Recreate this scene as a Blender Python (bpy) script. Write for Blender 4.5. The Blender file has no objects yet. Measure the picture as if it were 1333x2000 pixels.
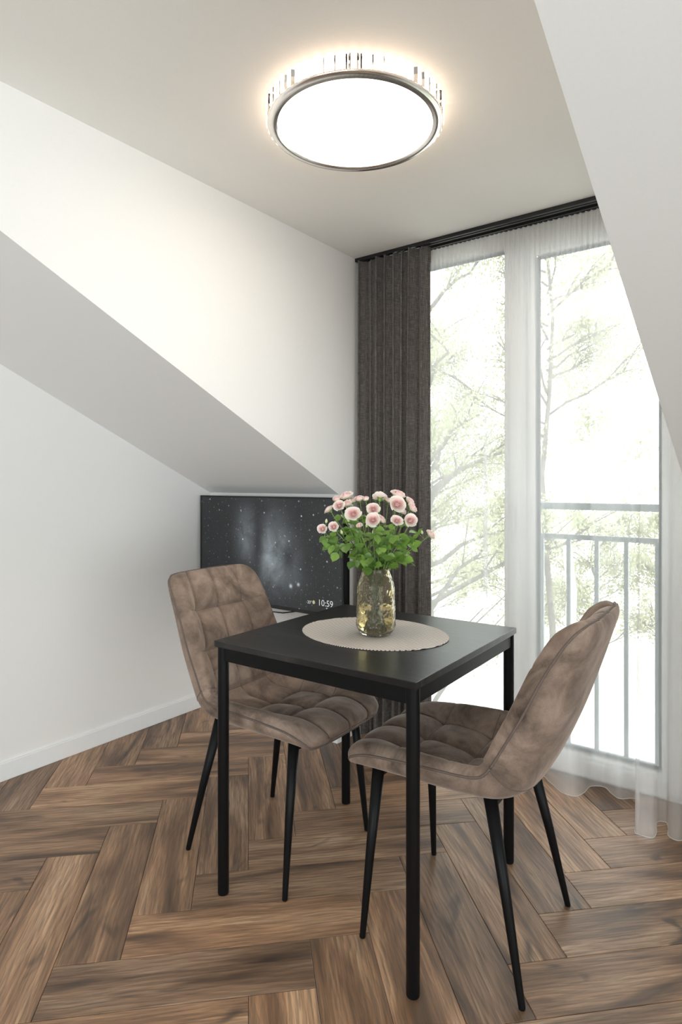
import bpy, bmesh, math, random
import numpy as np
from mathutils import Vector, Matrix

random.seed(7)
C = bpy.context.scene.collection
SC = bpy.context.scene
PI = math.pi

# ------------------------------------------------------------------ camera
cam_d = bpy.data.cameras.new('camera')
cam = bpy.data.objects.new('camera', cam_d); C.objects.link(cam)
cam_d.sensor_fit = 'HORIZONTAL'; cam_d.sensor_width = 36.0
cam_d.lens = 36.0 * 1213.9 / 1333.0
cam_d.shift_y = -57.1 / 1333.0
cam.location = (0, 0, 1.2157)
cam.rotation_euler = (PI / 2, 0, 0.6376)
cam_d.clip_start = 0.05
SC.camera = cam

# ------------------------------------------------------------------ world, exposure
W = bpy.data.worlds.new('overcast_sky'); SC.world = W; W.use_nodes = True
wn = W.node_tree.nodes; wl = W.node_tree.links; wn.clear()
wo = wn.new('ShaderNodeOutputWorld'); wb = wn.new('ShaderNodeBackground')
wb.inputs[0].default_value = (0.955, 0.975, 1.0, 1); wb.inputs[1].default_value = 4.0
wl.new(wb.outputs[0], wo.inputs[0])
SC.view_settings.view_transform = 'Standard'
SC.view_settings.look = 'None'
SC.view_settings.gamma = 1.0
SC.view_settings.use_curve_mapping = False
SC.view_settings.exposure = 0.96
SC.cycles.max_bounces = 10
SC.cycles.diffuse_bounces = 6
SC.cycles.glossy_bounces = 4
SC.cycles.transmission_bounces = 10
SC.cycles.transparent_max_bounces = 24
SC.cycles.caustics_reflective = False
SC.cycles.caustics_refractive = False
SC.cycles.use_denoising = True
SC.cycles.sample_clamp_indirect = 6.0

LAMP_STRENGTH = 5.2

def portal(name, loc, rot, sx, sy):
    d = bpy.data.lights.new(name, 'AREA'); d.shape = 'RECTANGLE'; d.size = sx; d.size_y = sy
    d.cycles.is_portal = True
    o = bpy.data.objects.new(name, d); C.objects.link(o); o.location = loc; o.rotation_euler = rot
    return o
portal('window_portal', (-1.014, 2.74, 1.15), (-PI / 2, 0, 0), 1.44, 2.3)
portal('added_back_window_portal', (0.4, -3.22, 1.3), (PI / 2, 0, 0), 3.8, 1.8)  # sampling portal for the fill window added behind the camera
portal('added_side_window_portal', (2.72, -1.0, .93), (PI / 2, 0, PI / 2), 3.8, 1.75)  # sampling portal for the glazed opening added in the right wall

# ------------------------------------------------------------------ constants (metres)
ZC = 2.298                       # ceiling
XL, XC, XR, XE = -2.621, -1.735, -0.2934, 2.6
YB, YK, YW = -3.2, 2.325, 2.64   # back wall, knee wall, window
SK, SZ = 0.4808, 1.1445          # roof slope: z = SZ + SK*(2.36-Y)
ZK = SZ + SK * (2.36 - YK)
YS = 2.36 - (ZC - SZ) / SK       # where the slope meets the flat ceiling

# ------------------------------------------------------------------ node / material helpers
class NT:
    def __init__(s, name):
        s.m = bpy.data.materials.new(name); s.m.use_nodes = True
        s.n = s.m.node_tree.nodes; s.l = s.m.node_tree.links
        s.p = s.n.get('Principled BSDF'); s.out = s.n.get('Material Output')
    def add(s, t, **kw):
        n = s.n.new(t)
        for k, v in kw.items(): setattr(n, k, v)
        return n
    def link(s, a, b): s.l.new(a, b)
    def set(s, **kw):
        for k, v in kw.items():
            i = s.p.inputs[k.replace('_', ' ')]
            i.default_value = v if not isinstance(v, tuple) else (*v, 1)
    def coords(s, kind='Object', scale=(1, 1, 1)):
        t = s.add('ShaderNodeTexCoord'); mp = s.add('ShaderNodeMapping')
        mp.inputs['Scale'].default_value = scale
        s.link(t.outputs[kind], mp.inputs[0]); return mp.outputs[0]
    def noise(s, vec, scale, detail=3, rough=.5, dist=0.):
        n = s.add('ShaderNodeTexNoise'); n.inputs['Scale'].default_value = scale
        n.inputs['Detail'].default_value = detail; n.inputs['Roughness'].default_value = rough
        n.inputs['Distortion'].default_value = dist
        if vec is not None: s.link(vec, n.inputs['Vector'])
        return n.outputs['Fac']
    def ramp(s, fac, stops):
        r = s.add('ShaderNodeValToRGB'); e = r.color_ramp.elements
        while len(e) < len(stops): e.new(0.5)
        for el, (p, c) in zip(e, stops): el.position = p; el.color = (*c, 1) if len(c) == 3 else c
        s.link(fac, r.inputs[0]); return r.outputs[0]
    def math(s, op, a, b=None, clamp=False):
        n = s.add('ShaderNodeMath', operation=op, use_clamp=clamp)
        for i, v in enumerate((a, b)):
            if v is None: continue
            if isinstance(v, (int, float)): n.inputs[i].default_value = v
            else: s.link(v, n.inputs[i])
        return n.outputs[0]
    def mix(s, fac, a, b, mode='MIX'):
        n = s.add('ShaderNodeMix', data_type='RGBA', blend_type=mode)
        for i, v in ((0, fac), (6, a), (7, b)):
            if isinstance(v, (int, float)): n.inputs[i].default_value = v
            elif isinstance(v, tuple): n.inputs[i].default_value = (*v, 1)
            else: s.link(v, n.inputs[i])
        return n.outputs[2]
    def bump(s, h, strength=.2, dist=.002):
        b = s.add('ShaderNodeBump'); b.inputs['Strength'].default_value = strength
        b.inputs['Distance'].default_value = dist
        s.link(h, b.inputs['Height']); s.link(b.outputs[0], s.p.inputs['Normal'])

M = {}
def plain(name, col, rough=.5, metal=0., noise_amt=.04, nscale=30., bump=0., **kw):
    t = NT(name)
    v = t.coords()
    n = t.noise(v, nscale, 3)
    c0 = tuple(max(0, c * (1 - noise_amt)) for c in col); c1 = tuple(min(1, c * (1 + noise_amt)) for c in col)
    t.link(t.ramp(n, [(.3, c0), (.7, c1)]), t.p.inputs['Base Color'])
    t.set(Roughness=rough, Metallic=metal)
    for k, x in kw.items(): t.p.inputs[k.replace('_', ' ')].default_value = x
    if bump: t.bump(n, bump, .001)
    M[name] = t.m
    return t.m

plain('wall_paint', (.835, .832, .825), .75, noise_amt=.008, nscale=180, bump=.06)
plain('ceiling_paint', (.90, .885, .855), .8, noise_amt=.008, nscale=180, bump=.05)
plain('slope_paint', (.835, .832, .825), .75, noise_amt=.008, nscale=180, bump=.06)
plain('white_trim', (.85, .86, .87), .4, noise_amt=.01)
plain('white_pvc', (.86, .865, .865), .3, noise_amt=.01)
plain('dark_gasket', (.05, .055, .06), .5)
plain('spacer_bar', (.13, .15, .17), .4)
plain('black_metal', (.004, .004, .0045), .45, noise_amt=.1, Specular_IOR_Level=.16)
plain('black_track', (.006, .006, .007), .35)
plain('tv_plastic', (.006, .006, .007), .3)
plain('chrome', (.95, .91, .87), .22, metal=1.)
plain('grey_rail', (.16, .175, .19), .5, noise_amt=.06)
plain('stem_green', (.16, .27, .06), .5, noise_amt=.15, nscale=60)
plain('sepal_green', (.22, .36, .09), .5, noise_amt=.15, nscale=60)
plain('bud_cream', (.62, .66, .36), .5, noise_amt=.1, nscale=80)
plain('bark', (.085, .075, .065), .9, noise_amt=.35, nscale=9)
plain('birch_bark', (.75, .73, .69), .85, noise_amt=.2, nscale=6)
plain('pale_ground', (.62, .60, .55), .95, noise_amt=.08, nscale=.6)
plain('lawn', (.17, .27, .07), .95, noise_amt=.25, nscale=1.5)
plain('subfloor', (.10, .065, .045), .7, noise_amt=.2, nscale=8)
plain('scuff_grey', (.45, .45, .45), .7)

def leaf_mat(name, c0, c1):
    t = NT(name)
    oi = t.add('ShaderNodeObjectInfo')
    n = t.noise(t.coords('Object', (1, 1, 1)), 40, 2)
    f = t.math('ADD', t.math('MULTIPLY', oi.outputs['Random'], .65), t.math('MULTIPLY', n, .35))
    t.link(t.ramp(f, [(.1, c0), (.9, c1)]), t.p.inputs['Base Color'])
    t.set(Roughness=.38)
    tr = t.add('ShaderNodeBsdfTranslucent'); tr.inputs[0].default_value = (c1[0] * 1.5, c1[1] * 1.4, c1[2], 1)
    mx = t.add('ShaderNodeMixShader'); mx.inputs[0].default_value = .25
    t.link(t.p.outputs[0], mx.inputs[1]); t.link(tr.outputs[0], mx.inputs[2]); t.link(mx.outputs[0], t.out.inputs[0])
    M[name] = t.m
leaf_mat('rose_leaf', (.045, .115, .022), (.23, .39, .08))
leaf_mat('tree_leaf', (.15, .16, .11), (.29, .30, .205))

def petal_mat():
    t = NT('rose_petal')
    v = t.coords('Object')
    ln = t.add('ShaderNodeVectorMath', operation='LENGTH')
    sx = t.add('ShaderNodeMapping'); sx.inputs['Scale'].default_value = (1, 1, .25)
    t.link(v, sx.inputs[0]); t.link(sx.outputs[0], ln.inputs[0])
    c = t.ramp(ln.outputs['Value'], [(.10, (.90, .64, .65)), (.40, (.92, .73, .72)), (.75, (.94, .83, .80)), (1., (.95, .90, .86))])
    t.link(c, t.p.inputs['Base Color']); t.set(Roughness=.55)
    tr = t.add('ShaderNodeBsdfTranslucent'); t.link(c, tr.inputs[0])
    mx = t.add('ShaderNodeMixShader'); mx.inputs[0].default_value = .42
    t.link(t.p.outputs[0], mx.inputs[1]); t.link(tr.outputs[0], mx.inputs[2]); t.link(mx.outputs[0], t.out.inputs[0])
    M['rose_petal'] = t.m
petal_mat()

def wood_floor():
    t = NT('walnut_plank')
    tc = t.add('ShaderNodeTexCoord'); oi = t.add('ShaderNodeObjectInfo')
    off = t.add('ShaderNodeCombineXYZ')
    t.link(t.math('MULTIPLY', oi.outputs['Random'], 37.), off.inputs[0])
    t.link(t.math('MULTIPLY', oi.outputs['Random'], 91.), off.inputs[1])
    t.link(t.math('MULTIPLY', oi.outputs['Random'], 13.), off.inputs[2])
    ad = t.add('ShaderNodeVectorMath', operation='ADD')
    t.link(tc.outputs['Object'], ad.inputs[0]); t.link(off.outputs[0], ad.inputs[1])
    def sc(x, y, z=1):
        mp = t.add('ShaderNodeMapping'); mp.inputs['Scale'].default_value = (x, y, z)
        t.link(ad.outputs[0], mp.inputs[0]); return mp.outputs[0]
    broad = t.noise(sc(1.6, 11), 1., 3, .55, .8)           # long broad streaks
    fine = t.noise(sc(9, 170), 1., 4, .6, .3)              # pores
    knot = t.noise(sc(3.2, 8.5), 1., 2, .5, 1.6)
    wv = t.add('ShaderNodeTexWave', wave_type='BANDS', bands_direction='Y', wave_profile='SAW')
    wv.inputs['Scale'].default_value = 20.; wv.inputs['Distortion'].default_value = 9.
    wv.inputs['Detail'].default_value = 2.; wv.inputs['Detail Scale'].default_value = .55
    t.link(sc(.55, 1.0), wv.inputs[0])
    col = t.ramp(broad, [(.28, (.064, .038, .024)), (.41, (.235, .135, .077)), (.54, (.44, .265, .155)), (.70, (.62, .42, .27))])
    col = t.mix(t.math('MULTIPLY', t.math('SUBTRACT', 1., wv.outputs['Fac']), .42), col, (.095, .066, .048))
    col = t.mix(t.math('MULTIPLY', t.math('SUBTRACT', fine, .42, True), 2.6, True), col, (.10, .07, .052))
    kn = t.ramp(knot, [(.64, (0, 0, 0)), (.74, (1, 1, 1))])
    col = t.mix(t.math('MULTIPLY', kn, .75), col, (.06, .045, .036))
    # per plank tone
    r2 = t.math('FRACT', t.math('MULTIPLY', oi.outputs['Random'], 7.31))
    tone = t.ramp(r2, [(0., (.72, .72, .74)), (.5, (1., .97, .94)), (1., (1.28, 1.2, 1.12))])
    col = t.mix(1., col, tone, 'MULTIPLY')
    t.link(col, t.p.inputs['Base Color'])
    t.link(t.ramp(fine, [(.3, (.36,) * 3), (.7, (.52,) * 3)]), t.p.inputs['Roughness'])
    t.bump(t.math('ADD', fine, t.math('MULTIPLY', broad, .4)), .25, .0012)
    M['walnut_plank'] = t.m
wood_floor()

def table_wood():
    t = NT('black_ash')
    g = t.noise(t.coords('Object', (3.5, 130, 1)), 1., 4, .6, .4)
    t.link(t.ramp(g, [(.3, (.003, .003, .003)), (.52, (.009, .0085, .008)), (.75, (.040, .038, .035))]), t.p.inputs['Base Color'])
    t.set(Roughness=.34); t.p.inputs['Specular IOR Level'].default_value = .42
    t.bump(g, .35, .0006)
    M['black_ash'] = t.m
table_wood()

def velvet():
    t = NT('taupe_velvet')
    v = t.coords('Object')
    v.node.inputs['Location'].default_value = (.63, .21, .48)
    n1 = t.noise(v, 6.5, 5, .6, .9); n2 = t.noise(v, 260., 2)
    n3 = t.noise(v, 26., 3, .6, .5)
    f = t.math('ADD', t.math('ADD', n1, t.math('MULTIPLY', t.math('SUBTRACT', n3, .5), .22)), t.math('MULTIPLY', t.math('SUBTRACT', n2, .5), .10))
    t.link(t.ramp(f, [(.27, (.055, .039, .031)), (.38, (.135, .097, .076)), (.51, (.220, .161, .127)), (.70, (.36, .27, .217))]), t.p.inputs['Base Color'])
    t.set(Roughness=.8)
    t.p.inputs['Sheen Weight'].default_value = .38
    t.p.inputs['Sheen Roughness'].default_value = .35
    t.p.inputs['Sheen Tint'].default_value = (.9, .78, .7, 1)
    t.p.inputs['Specular IOR Level'].default_value = .2
    t.bump(t.math('ADD', t.math('MULTIPLY', n2, .3), n1), .15, .003)
    M['taupe_velvet'] = t.m
velvet()
plain('velvet_piping', (.12, .09, .075), .7, noise_amt=.1, nscale=200)

def linen():
    t = NT('charcoal_linen')
    a = t.noise(t.coords('Object', (420, 420, 25)), 1., 3, .6)
    b = t.noise(t.coords('Object', (40, 40, 500)), 1., 3, .6)
    f = t.math('ADD', t.math('MULTIPLY', a, .5), t.math('MULTIPLY', b, .5))
    t.link(t.ramp(f, [(.34, (.032, .027, .026)), (.5, (.085, .074, .069)), (.66, (.19, .165, .152))]), t.p.inputs['Base Color'])
    t.set(Roughness=.9); t.p.inputs['Sheen Weight'].default_value = .15
    t.bump(f, .3, .001)
    M['charcoal_linen'] = t.m
linen()

def sheer_mat(name, dens, col=(.88, .89, .89)):
    t = NT(name)
    a = t.noise(t.coords('Object', (500, 500, 12)), 1., 2, .5)
    fac = t.math('ADD', t.math('MULTIPLY', t.math('SUBTRACT', a, .5), .04), dens, True)
    tp = t.add('ShaderNodeBsdfTransparent')
    df = t.add('ShaderNodeBsdfDiffuse'); df.inputs[0].default_value = (*col, 1)
    tl = t.add('ShaderNodeBsdfTranslucent'); tl.inputs[0].default_value = (*col, 1)
    m1 = t.add('ShaderNodeMixShader'); m1.inputs[0].default_value = .45
    t.link(df.outputs[0], m1.inputs[1]); t.link(tl.outputs[0], m1.inputs[2])
    m2 = t.add('ShaderNodeMixShader'); t.link(fac, m2.inputs[0])
    t.link(tp.outputs[0], m2.inputs[1]); t.link(m1.outputs[0], m2.inputs[2])
    t.link(m2.outputs[0], t.out.inputs[0]); t.n.remove(t.p)
    M[name] = t.m
sheer_mat('sheer_voile', .40)
sheer_mat('sheer_tape', .62, (.72, .70, .66))
sheer_mat('sheer_hem', .85, (.85, .85, .84))

def pane_glass(name):
    t = NT(name)
    fr = t.add('ShaderNodeFresnel'); fr.inputs[0].default_value = 1.45
    n = t.noise(t.coords(), 2., 1)
    tp = t.add('ShaderNodeBsdfTransparent')
    t.link(t.ramp(n, [(.3, (.96, .985, .975)), (.7, (.97, .99, .98))]), tp.inputs[0])
    gl = t.add('ShaderNodeBsdfGlossy'); gl.inputs['Roughness'].default_value = .02
    mx = t.add('ShaderNodeMixShader'); t.link(fr.outputs[0], mx.inputs[0])
    t.link(tp.outputs[0], mx.inputs[1]); t.link(gl.outputs[0], mx.inputs[2]); t.link(mx.outputs[0], t.out.inputs[0])
    t.n.remove(t.p); M[name] = t.m
pane_glass('window_glass')

def vase_glass():
    t = NT('amber_glass')
    t.set(Base_Color=(.97, .90, .70), Roughness=.03)
    t.p.inputs['Transmission Weight'].default_value = .95; t.p.inputs['IOR'].default_value = 1.25
    M['amber_glass'] = t.m
    v = t.coords('Object', (1, 1, 1))
    n = t.noise(v, 20, 2)
    t.link(t.ramp(n, [(.3, (1., .94, .74)), (.7, (.99, .89, .62))]), t.p.inputs['Base Color'])
    t = NT('vase_water')
    n = t.noise(t.coords(), 10, 1)
    t.link(t.ramp(n, [(.3, (1., .96, .78)), (.7, (.99, .94, .74))]), t.p.inputs['Base Color'])
    t.set(Roughness=.0); t.p.inputs['Transmission Weight'].default_value = 1.; t.p.inputs['IOR'].default_value = 1.33
    M['vase_water'] = t.m
    t = NT('crystal_glass')
    n = t.noise(t.coords(), 60, 2)
    tp = t.add('ShaderNodeBsdfTransparent'); t.link(t.ramp(n, [(.3, (.90, .89, .88)), (.7, (.97, .96, .95))]), tp.inputs[0])
    fr = t.add('ShaderNodeFresnel'); fr.inputs[0].default_value = 1.25
    gl = t.add('ShaderNodeBsdfGlossy'); gl.inputs['Roughness'].default_value = .05
    mx = t.add('ShaderNodeMixShader'); t.link(fr.outputs[0], mx.inputs[0])
    t.link(tp.outputs[0], mx.inputs[1]); t.link(gl.outputs[0], mx.inputs[2]); t.link(mx.outputs[0], t.out.inputs[0])
    t.n.remove(t.p); M['crystal_glass'] = t.m
vase_glass()

def woven():
    t = NT('woven_placemat')
    tc = t.add('ShaderNodeTexCoord')
    def wave(rot, scale):
        mp = t.add('ShaderNodeMapping'); mp.inputs['Rotation'].default_value = (0, 0, rot)
        t.link(tc.outputs['Object'], mp.inputs[0])
        w = t.add('ShaderNodeTexWave', wave_type='BANDS', bands_direction='X'); w.inputs['Scale'].default_value = scale
        w.inputs['Distortion'].default_value = .3
        t.link(mp.outputs[0], w.inputs[0]); return w.outputs['Fac']
    a = wave(.35, 42.); b = wave(.35 + PI / 2, 38.)
    f = t.math('MULTIPLY', t.ramp(a, [(.12, (0,) * 3), (.45, (1,) * 3)]), t.ramp(b, [(.0, (.55,) * 3), (.3, (1,) * 3)]))
    t.link(t.ramp(f, [(.06, (.035, .027, .023)), (.35, (.40, .34, .30)), (.85, (.84, .78, .72))]), t.p.inputs['Base Color'])
    t.set(Roughness=.6); t.bump(f, .6, .001)
    M['woven_placemat'] = t.m
woven()

def emit(name, col, strength):
    t = NT(name)
    e = t.add('ShaderNodeEmission'); e.inputs[1].default_value = strength
    n = t.noise(t.coords(), 3., 1)
    t.link(t.ramp(n, [(.3, col), (.7, tuple(min(1, c * 1.02) for c in col))]), e.inputs[0])
    t.link(e.outputs[0], t.out.inputs[0]); t.n.remove(t.p); M[name] = t.m
emit('lamp_diffuser', (1., .83, .68), LAMP_STRENGTH)
emit('lamp_band', (1., .80, .62), LAMP_STRENGTH * 1.15)
emit('clock_white', (.8, .82, .82), .4)
emit('weather_yellow', (.85, .8, .45), .3)

def screen_mat():
    t = NT('tv_screen')
    tc = t.add('ShaderNodeTexCoord')
    sp = t.add('ShaderNodeSeparateXYZ'); t.link(tc.outputs['Object'], sp.inputs[0])
    x, z = sp.outputs[0], sp.outputs[2]
    n = t.noise(tc.outputs['Object'], 7., 6, .65, .6)
    n2 = t.noise(tc.outputs['Object'], 3.2, 4, .6, .4)
    def blob(cx, cz, sx, sz, amp):
        dx = t.math('MULTIPLY', t.math('SUBTRACT', x, cx), 1 / sx); dz = t.math('MULTIPLY', t.math('SUBTRACT', z, cz), 1 / sz)
        r2 = t.math('ADD', t.math('MULTIPLY', dx, dx), t.math('MULTIPLY', dz, dz))
        return t.math('MULTIPLY', t.math('POWER', 2.718, t.math('MULTIPLY', r2, -1.)), amp)
    g = t.math('ADD', blob(-.135, .075, .065, .11, .55), blob(.065, .01, .10, .15, .75))
    g = t.math('ADD', g, blob(.02, -.02, .035, .09, .45))
    g = t.math('ADD', g, blob(.12, -.10, .11, .10, .25))
    g = t.math('SUBTRACT', g, blob(.14, -.03, .035, .06, .42))
    g = t.math('SUBTRACT', g, blob(-.05, .04, .03, .12, .2))
    neb = t.math('MULTIPLY', g, t.math('ADD', t.math('MULTIPLY', n, 1.6), -.35), True)
    neb = t.math('ADD', t.math('MULTIPLY', neb, .30), t.math('MULTIPLY', n2, .014))
    cxz = t.add('ShaderNodeCombineXYZ'); t.link(x, cxz.inputs[0]); t.link(z, cxz.inputs[1])
    def stars(scale, thr, amp):
        v = t.add('ShaderNodeTexVoronoi', voronoi_dimensions='2D'); v.inputs['Scale'].default_value = scale
        t.link(cxz.outputs[0], v.inputs['Vector'])
        s = t.ramp(v.outputs['Distance'], [(0., (1,) * 3), (thr, (0,) * 3)])
        spc = t.add('ShaderNodeSeparateColor'); t.link(v.outputs['Color'], spc.inputs[0])
        k = t.ramp(spc.outputs[0], [(.45, (0,) * 3), (1., (1,) * 3)])
        return t.math('MULTIPLY', t.math('MULTIPLY', s, k), amp)
    tot = t.math('ADD', neb, t.math('ADD', stars(75, .18, .085), t.math('ADD', stars(30, .10, .24), stars(13, .07, .5))))
    tot = t.math('ADD', tot, t.math('ADD', blob(.165, -.152, .008, .008, .35), blob(.212, -.140, .007, .007, .32)))
    col = t.mix(1., (.88, 1., 1.08), tot, 'MULTIPLY')
    e = t.add('ShaderNodeEmission'); t.link(col, e.inputs[0]); e.inputs[1].default_value = .75
    t.set(Base_Color=(.008, .009, .01), Roughness=.25)
    ad = t.add('ShaderNodeAddShader'); t.link(e.outputs[0], ad.inputs[0]); t.link(t.p.outputs[0], ad.inputs[1])
    t.link(ad.outputs[0], t.out.inputs[0]); M['tv_screen'] = t.m
screen_mat()

# ------------------------------------------------------------------ geometry helpers
def mesh_obj(name, verts, faces, mat, parent=None, smooth=False, loc=None, rot=None):
    me = bpy.data.meshes.new(name)
    me.from_pydata([tuple(v) for v in verts], [], faces); me.update()
    return obj_from(name, me, mat, parent, smooth, loc, rot)

def obj_from(name, me, mat, parent=None, smooth=False, loc=None, rot=None):
    if mat and not me.materials: me.materials.append(M[mat])
    if smooth:
        me.polygons.foreach_set('use_smooth', [True] * len(me.polygons))
    o = bpy.data.objects.new(name, me); C.objects.link(o)
    if parent: o.parent = parent
    if loc: o.location = loc
    if rot: o.rotation_euler = rot
    return o

def bm_obj(name, bm, mat, parent=None, smooth=False, loc=None, rot=None):
    bmesh.ops.recalc_face_normals(bm, faces=bm.faces)
    me = bpy.data.meshes.new(name); bm.to_mesh(me); bm.free()
    return obj_from(name, me, mat, parent, smooth, loc, rot)

def add_box(bm, x0, x1, y0, y1, z0, z1, bev=0., seg=2):
    r = bmesh.ops.create_cube(bm, size=1.)
    vs = r['verts']
    for v in vs:
        v.co = Vector((x0 + (v.co.x + .5) * (x1 - x0), y0 + (v.co.y + .5) * (y1 - y0), z0 + (v.co.z + .5) * (z1 - z0)))
    if bev:
        es = list({e for v in vs for e in v.link_edges})
        bmesh.ops.bevel(bm, geom=es, offset=bev, segments=seg, affect='EDGES', profile=.5)

def box(name, x0, x1, y0, y1, z0, z1, mat, parent=None, bev=0., seg=2, smooth=False):
    bm = bmesh.new(); add_box(bm, x0, x1, y0, y1, z0, z1, bev, seg)
    return bm_obj(name, bm, mat, parent, smooth)

def extrude_poly(name, pts, vec, mat, parent=None):
    n = len(pts); v = [Vector(p) for p in pts]; v += [p + Vector(vec) for p in v]
    f = [tuple(range(n)), tuple(range(2 * n - 1, n - 1, -1))] + [(i, (i + 1) % n, n + (i + 1) % n, n + i) for i in range(n)]
    bm = bmesh.new(); bv = [bm.verts.new(p) for p in v]
    for q in f: bm.faces.new([bv[i] for i in q])
    return bm_obj(name, bm, mat, parent)

def tube_data(path, radii, seg=10, closed=False, caps=True):
    P = [Vector(p) for p in path]; n = len(P)
    if isinstance(radii, (int, float)): radii = [radii] * n
    verts, faces = [], []
    up = None
    for i, p in enumerate(P):
        a = P[(i - 1) % n] if (closed or i > 0) else P[0]
        b = P[(i + 1) % n] if (closed or i < n - 1) else P[-1]
        t = (b - a)
        t = t.normalized() if t.length > 1e-9 else Vector((0, 0, 1))
        if up is None:
            up = Vector((0, 0, 1)) if abs(t.z) < .9 else Vector((1, 0, 0))
        u = up - t * up.dot(t)
        if u.length < 1e-6: u = t.orthogonal()
        u.normalize(); w = t.cross(u); up = u
        for k in range(seg):
            an = 2 * PI * k / seg
            verts.append(p + (u * math.cos(an) + w * math.sin(an)) * radii[i])
    m = n if closed else n - 1
    for i in range(m):
        for k in range(seg):
            a = i * seg + k; b = i * seg + (k + 1) % seg
            c = ((i + 1) % n) * seg + (k + 1) % seg; d = ((i + 1) % n) * seg + k
            faces.append((a, b, c, d))
    if caps and not closed:
        faces.append(tuple(range(seg - 1, -1, -1))); faces.append(tuple((n - 1) * seg + k for k in range(seg)))
    return verts, faces

def tube(name, path, radii, mat, parent=None, seg=10, closed=False, smooth=True):
    v, f = tube_data(path, radii, seg, closed)
    return mesh_obj(name, v, f, mat, parent, smooth)

def lathe(name, prof, mat, parent=None, seg=48, smooth=True, loc=None, disp=None):
    verts, faces = [], []
    n = len(prof)
    for k in range(seg):
        a = 2 * PI * k / seg
        for i, (r, z) in enumerate(prof):
            rr = r + (disp(a, z, i) if disp else 0.)
            verts.append((rr * math.cos(a), rr * math.sin(a), z))
    for k in range(seg):
        k2 = (k + 1) % seg
        for i in range(n - 1):
            faces.append((k * n + i, k2 * n + i, k2 * n + i + 1, k * n + i + 1))
    bm = bmesh.new(); bv = [bm.verts.new(v) for v in verts]
    for q in faces: bm.faces.new([bv[i] for i in q])
    bmesh.ops.remove_doubles(bm, verts=bm.verts, dist=1e-6)
    bmesh.ops.dissolve_degenerate(bm, dist=1e-7, edges=bm.edges)
    return bm_obj(name, bm, mat, parent, smooth, loc)

def tag(o, label=None, cat=None, group=None, kind=None):
    if label: o['label'] = label
    if cat: o['category'] = cat
    if group: o['group'] = group
    if kind: o['kind'] = kind
    return o

def thing(name, label, cat, loc=(0, 0, 0), rz=0., group=None):
    o = bpy.data.objects.new(name, None); C.objects.link(o)
    o.empty_display_size = .05
    o.location = loc; o.rotation_euler = (0, 0, rz)
    return tag(o, label, cat, group)

def struct(o): o['kind'] = 'structure'; return o

# ------------------------------------------------------------------ room shell
floor = struct(box('floor', XL - .1, XE + .1, YB - .1, YW + .12, -.12, -.006, 'subfloor'))
ceil_pts = [(XL - .1, YB - .1), (XE + .1, YB - .1), (XE + .1, YS), (XR, YS), (XR, YW + .08), (XC, YW + .08), (XC, YS), (XL - .1, YS)]
struct(extrude_poly('ceiling', [(x, y, ZC) for x, y in ceil_pts], (0, 0, .1), 'ceiling_paint'))
nrm = Vector((0, SK, 1)).normalized() * .1
def slope(name, x0, x1):
    pts = [(x0, YS, ZC), (x1, YS, ZC), (x1, YK + .02, SZ + SK * (2.36 - YK - .02)), (x0, YK + .02, SZ + SK * (2.36 - YK - .02))]
    return struct(extrude_poly(name, pts, nrm, 'slope_paint'))
slope('ceiling_slope_left', XL - .1, XC - .08)
slope('ceiling_slope_right', XR + .08, XE + .1)
def cheek(name, x, dx):
    pts = [(x, YS, ZC), (x, YW + .08, ZC), (x, YW + .08, 0), (x, YK, 0), (x, YK, ZK)]
    return struct(extrude_poly(name, pts, (dx, 0, 0), 'wall_paint'))
cheek('wall_dormer_left', XC, -.08); cheek('wall_dormer_right', XR, .08)
struct(box('wall_knee_left', XL - .1, XC - .08, YK, YK + .1, 0, ZK, 'wall_paint'))
struct(box('wall_knee_right', XR + .08, XE + .1, YK, YK + .1, 0, ZK, 'wall_paint'))
side = [(YB, 0), (YK, 0), (YK, ZK), (YS, ZC), (YB, ZC)]
struct(extrude_poly('wall_left', [(XL, y, z) for y, z in side], (-.1, 0, 0), 'wall_paint'))
# right wall with an added, unseen glazed opening that lets in fill daylight
DY0, DY1, DZ0, DZ1 = -2.9, .9, .05, 1.8
bm = bmesh.new()
so = [bm.verts.new((XE, y, z)) for y, z in side]
si = [bm.verts.new((XE, y, z)) for y, z in ((DY0, DZ0), (DY1, DZ0), (DY1, DZ1), (DY0, DZ1))]
fs = [bm.faces.new(q) for q in ((so[0], so[1], si[1], si[0]), (so[1], so[2], so[3], si[2], si[1]), (so[3], so[4], si[3], si[2]), (so[4], so[0], si[0], si[3]))]
ex = bmesh.ops.extrude_face_region(bm, geom=fs)
for g in ex['geom']:
    if isinstance(g, bmesh.types.BMVert): g.co.x += .1
struct(bm_obj('wall_right', bm, 'wall_paint'))
w3 = struct(thing('added_side_window', None, None, (XE + .05, 0, 0)))  # invented glazing, out of view, admits extra daylight from the side
for (a, b, c_, d) in ((DY0, DY0 + .06, DZ0, DZ1), (DY1 - .06, DY1, DZ0, DZ1), (-1.03, -.97, DZ0 + .06, DZ1 - .06)):
    box('frame', -.03, .03, a, b, c_, d, 'white_pvc', w3)
for (c_, d) in ((DZ0, DZ0 + .06), (DZ1 - .06, DZ1)):
    box('frame', -.03, .03, DY0 + .06, DY1 - .06, c_, d, 'white_pvc', w3)
for a, b in ((DY0 + .06, -1.03), (-.97, DY1 - .06)):
    box('pane', -.004, .004, a, b, DZ0 + .06, DZ1 - .06, 'window_glass', w3)
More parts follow.
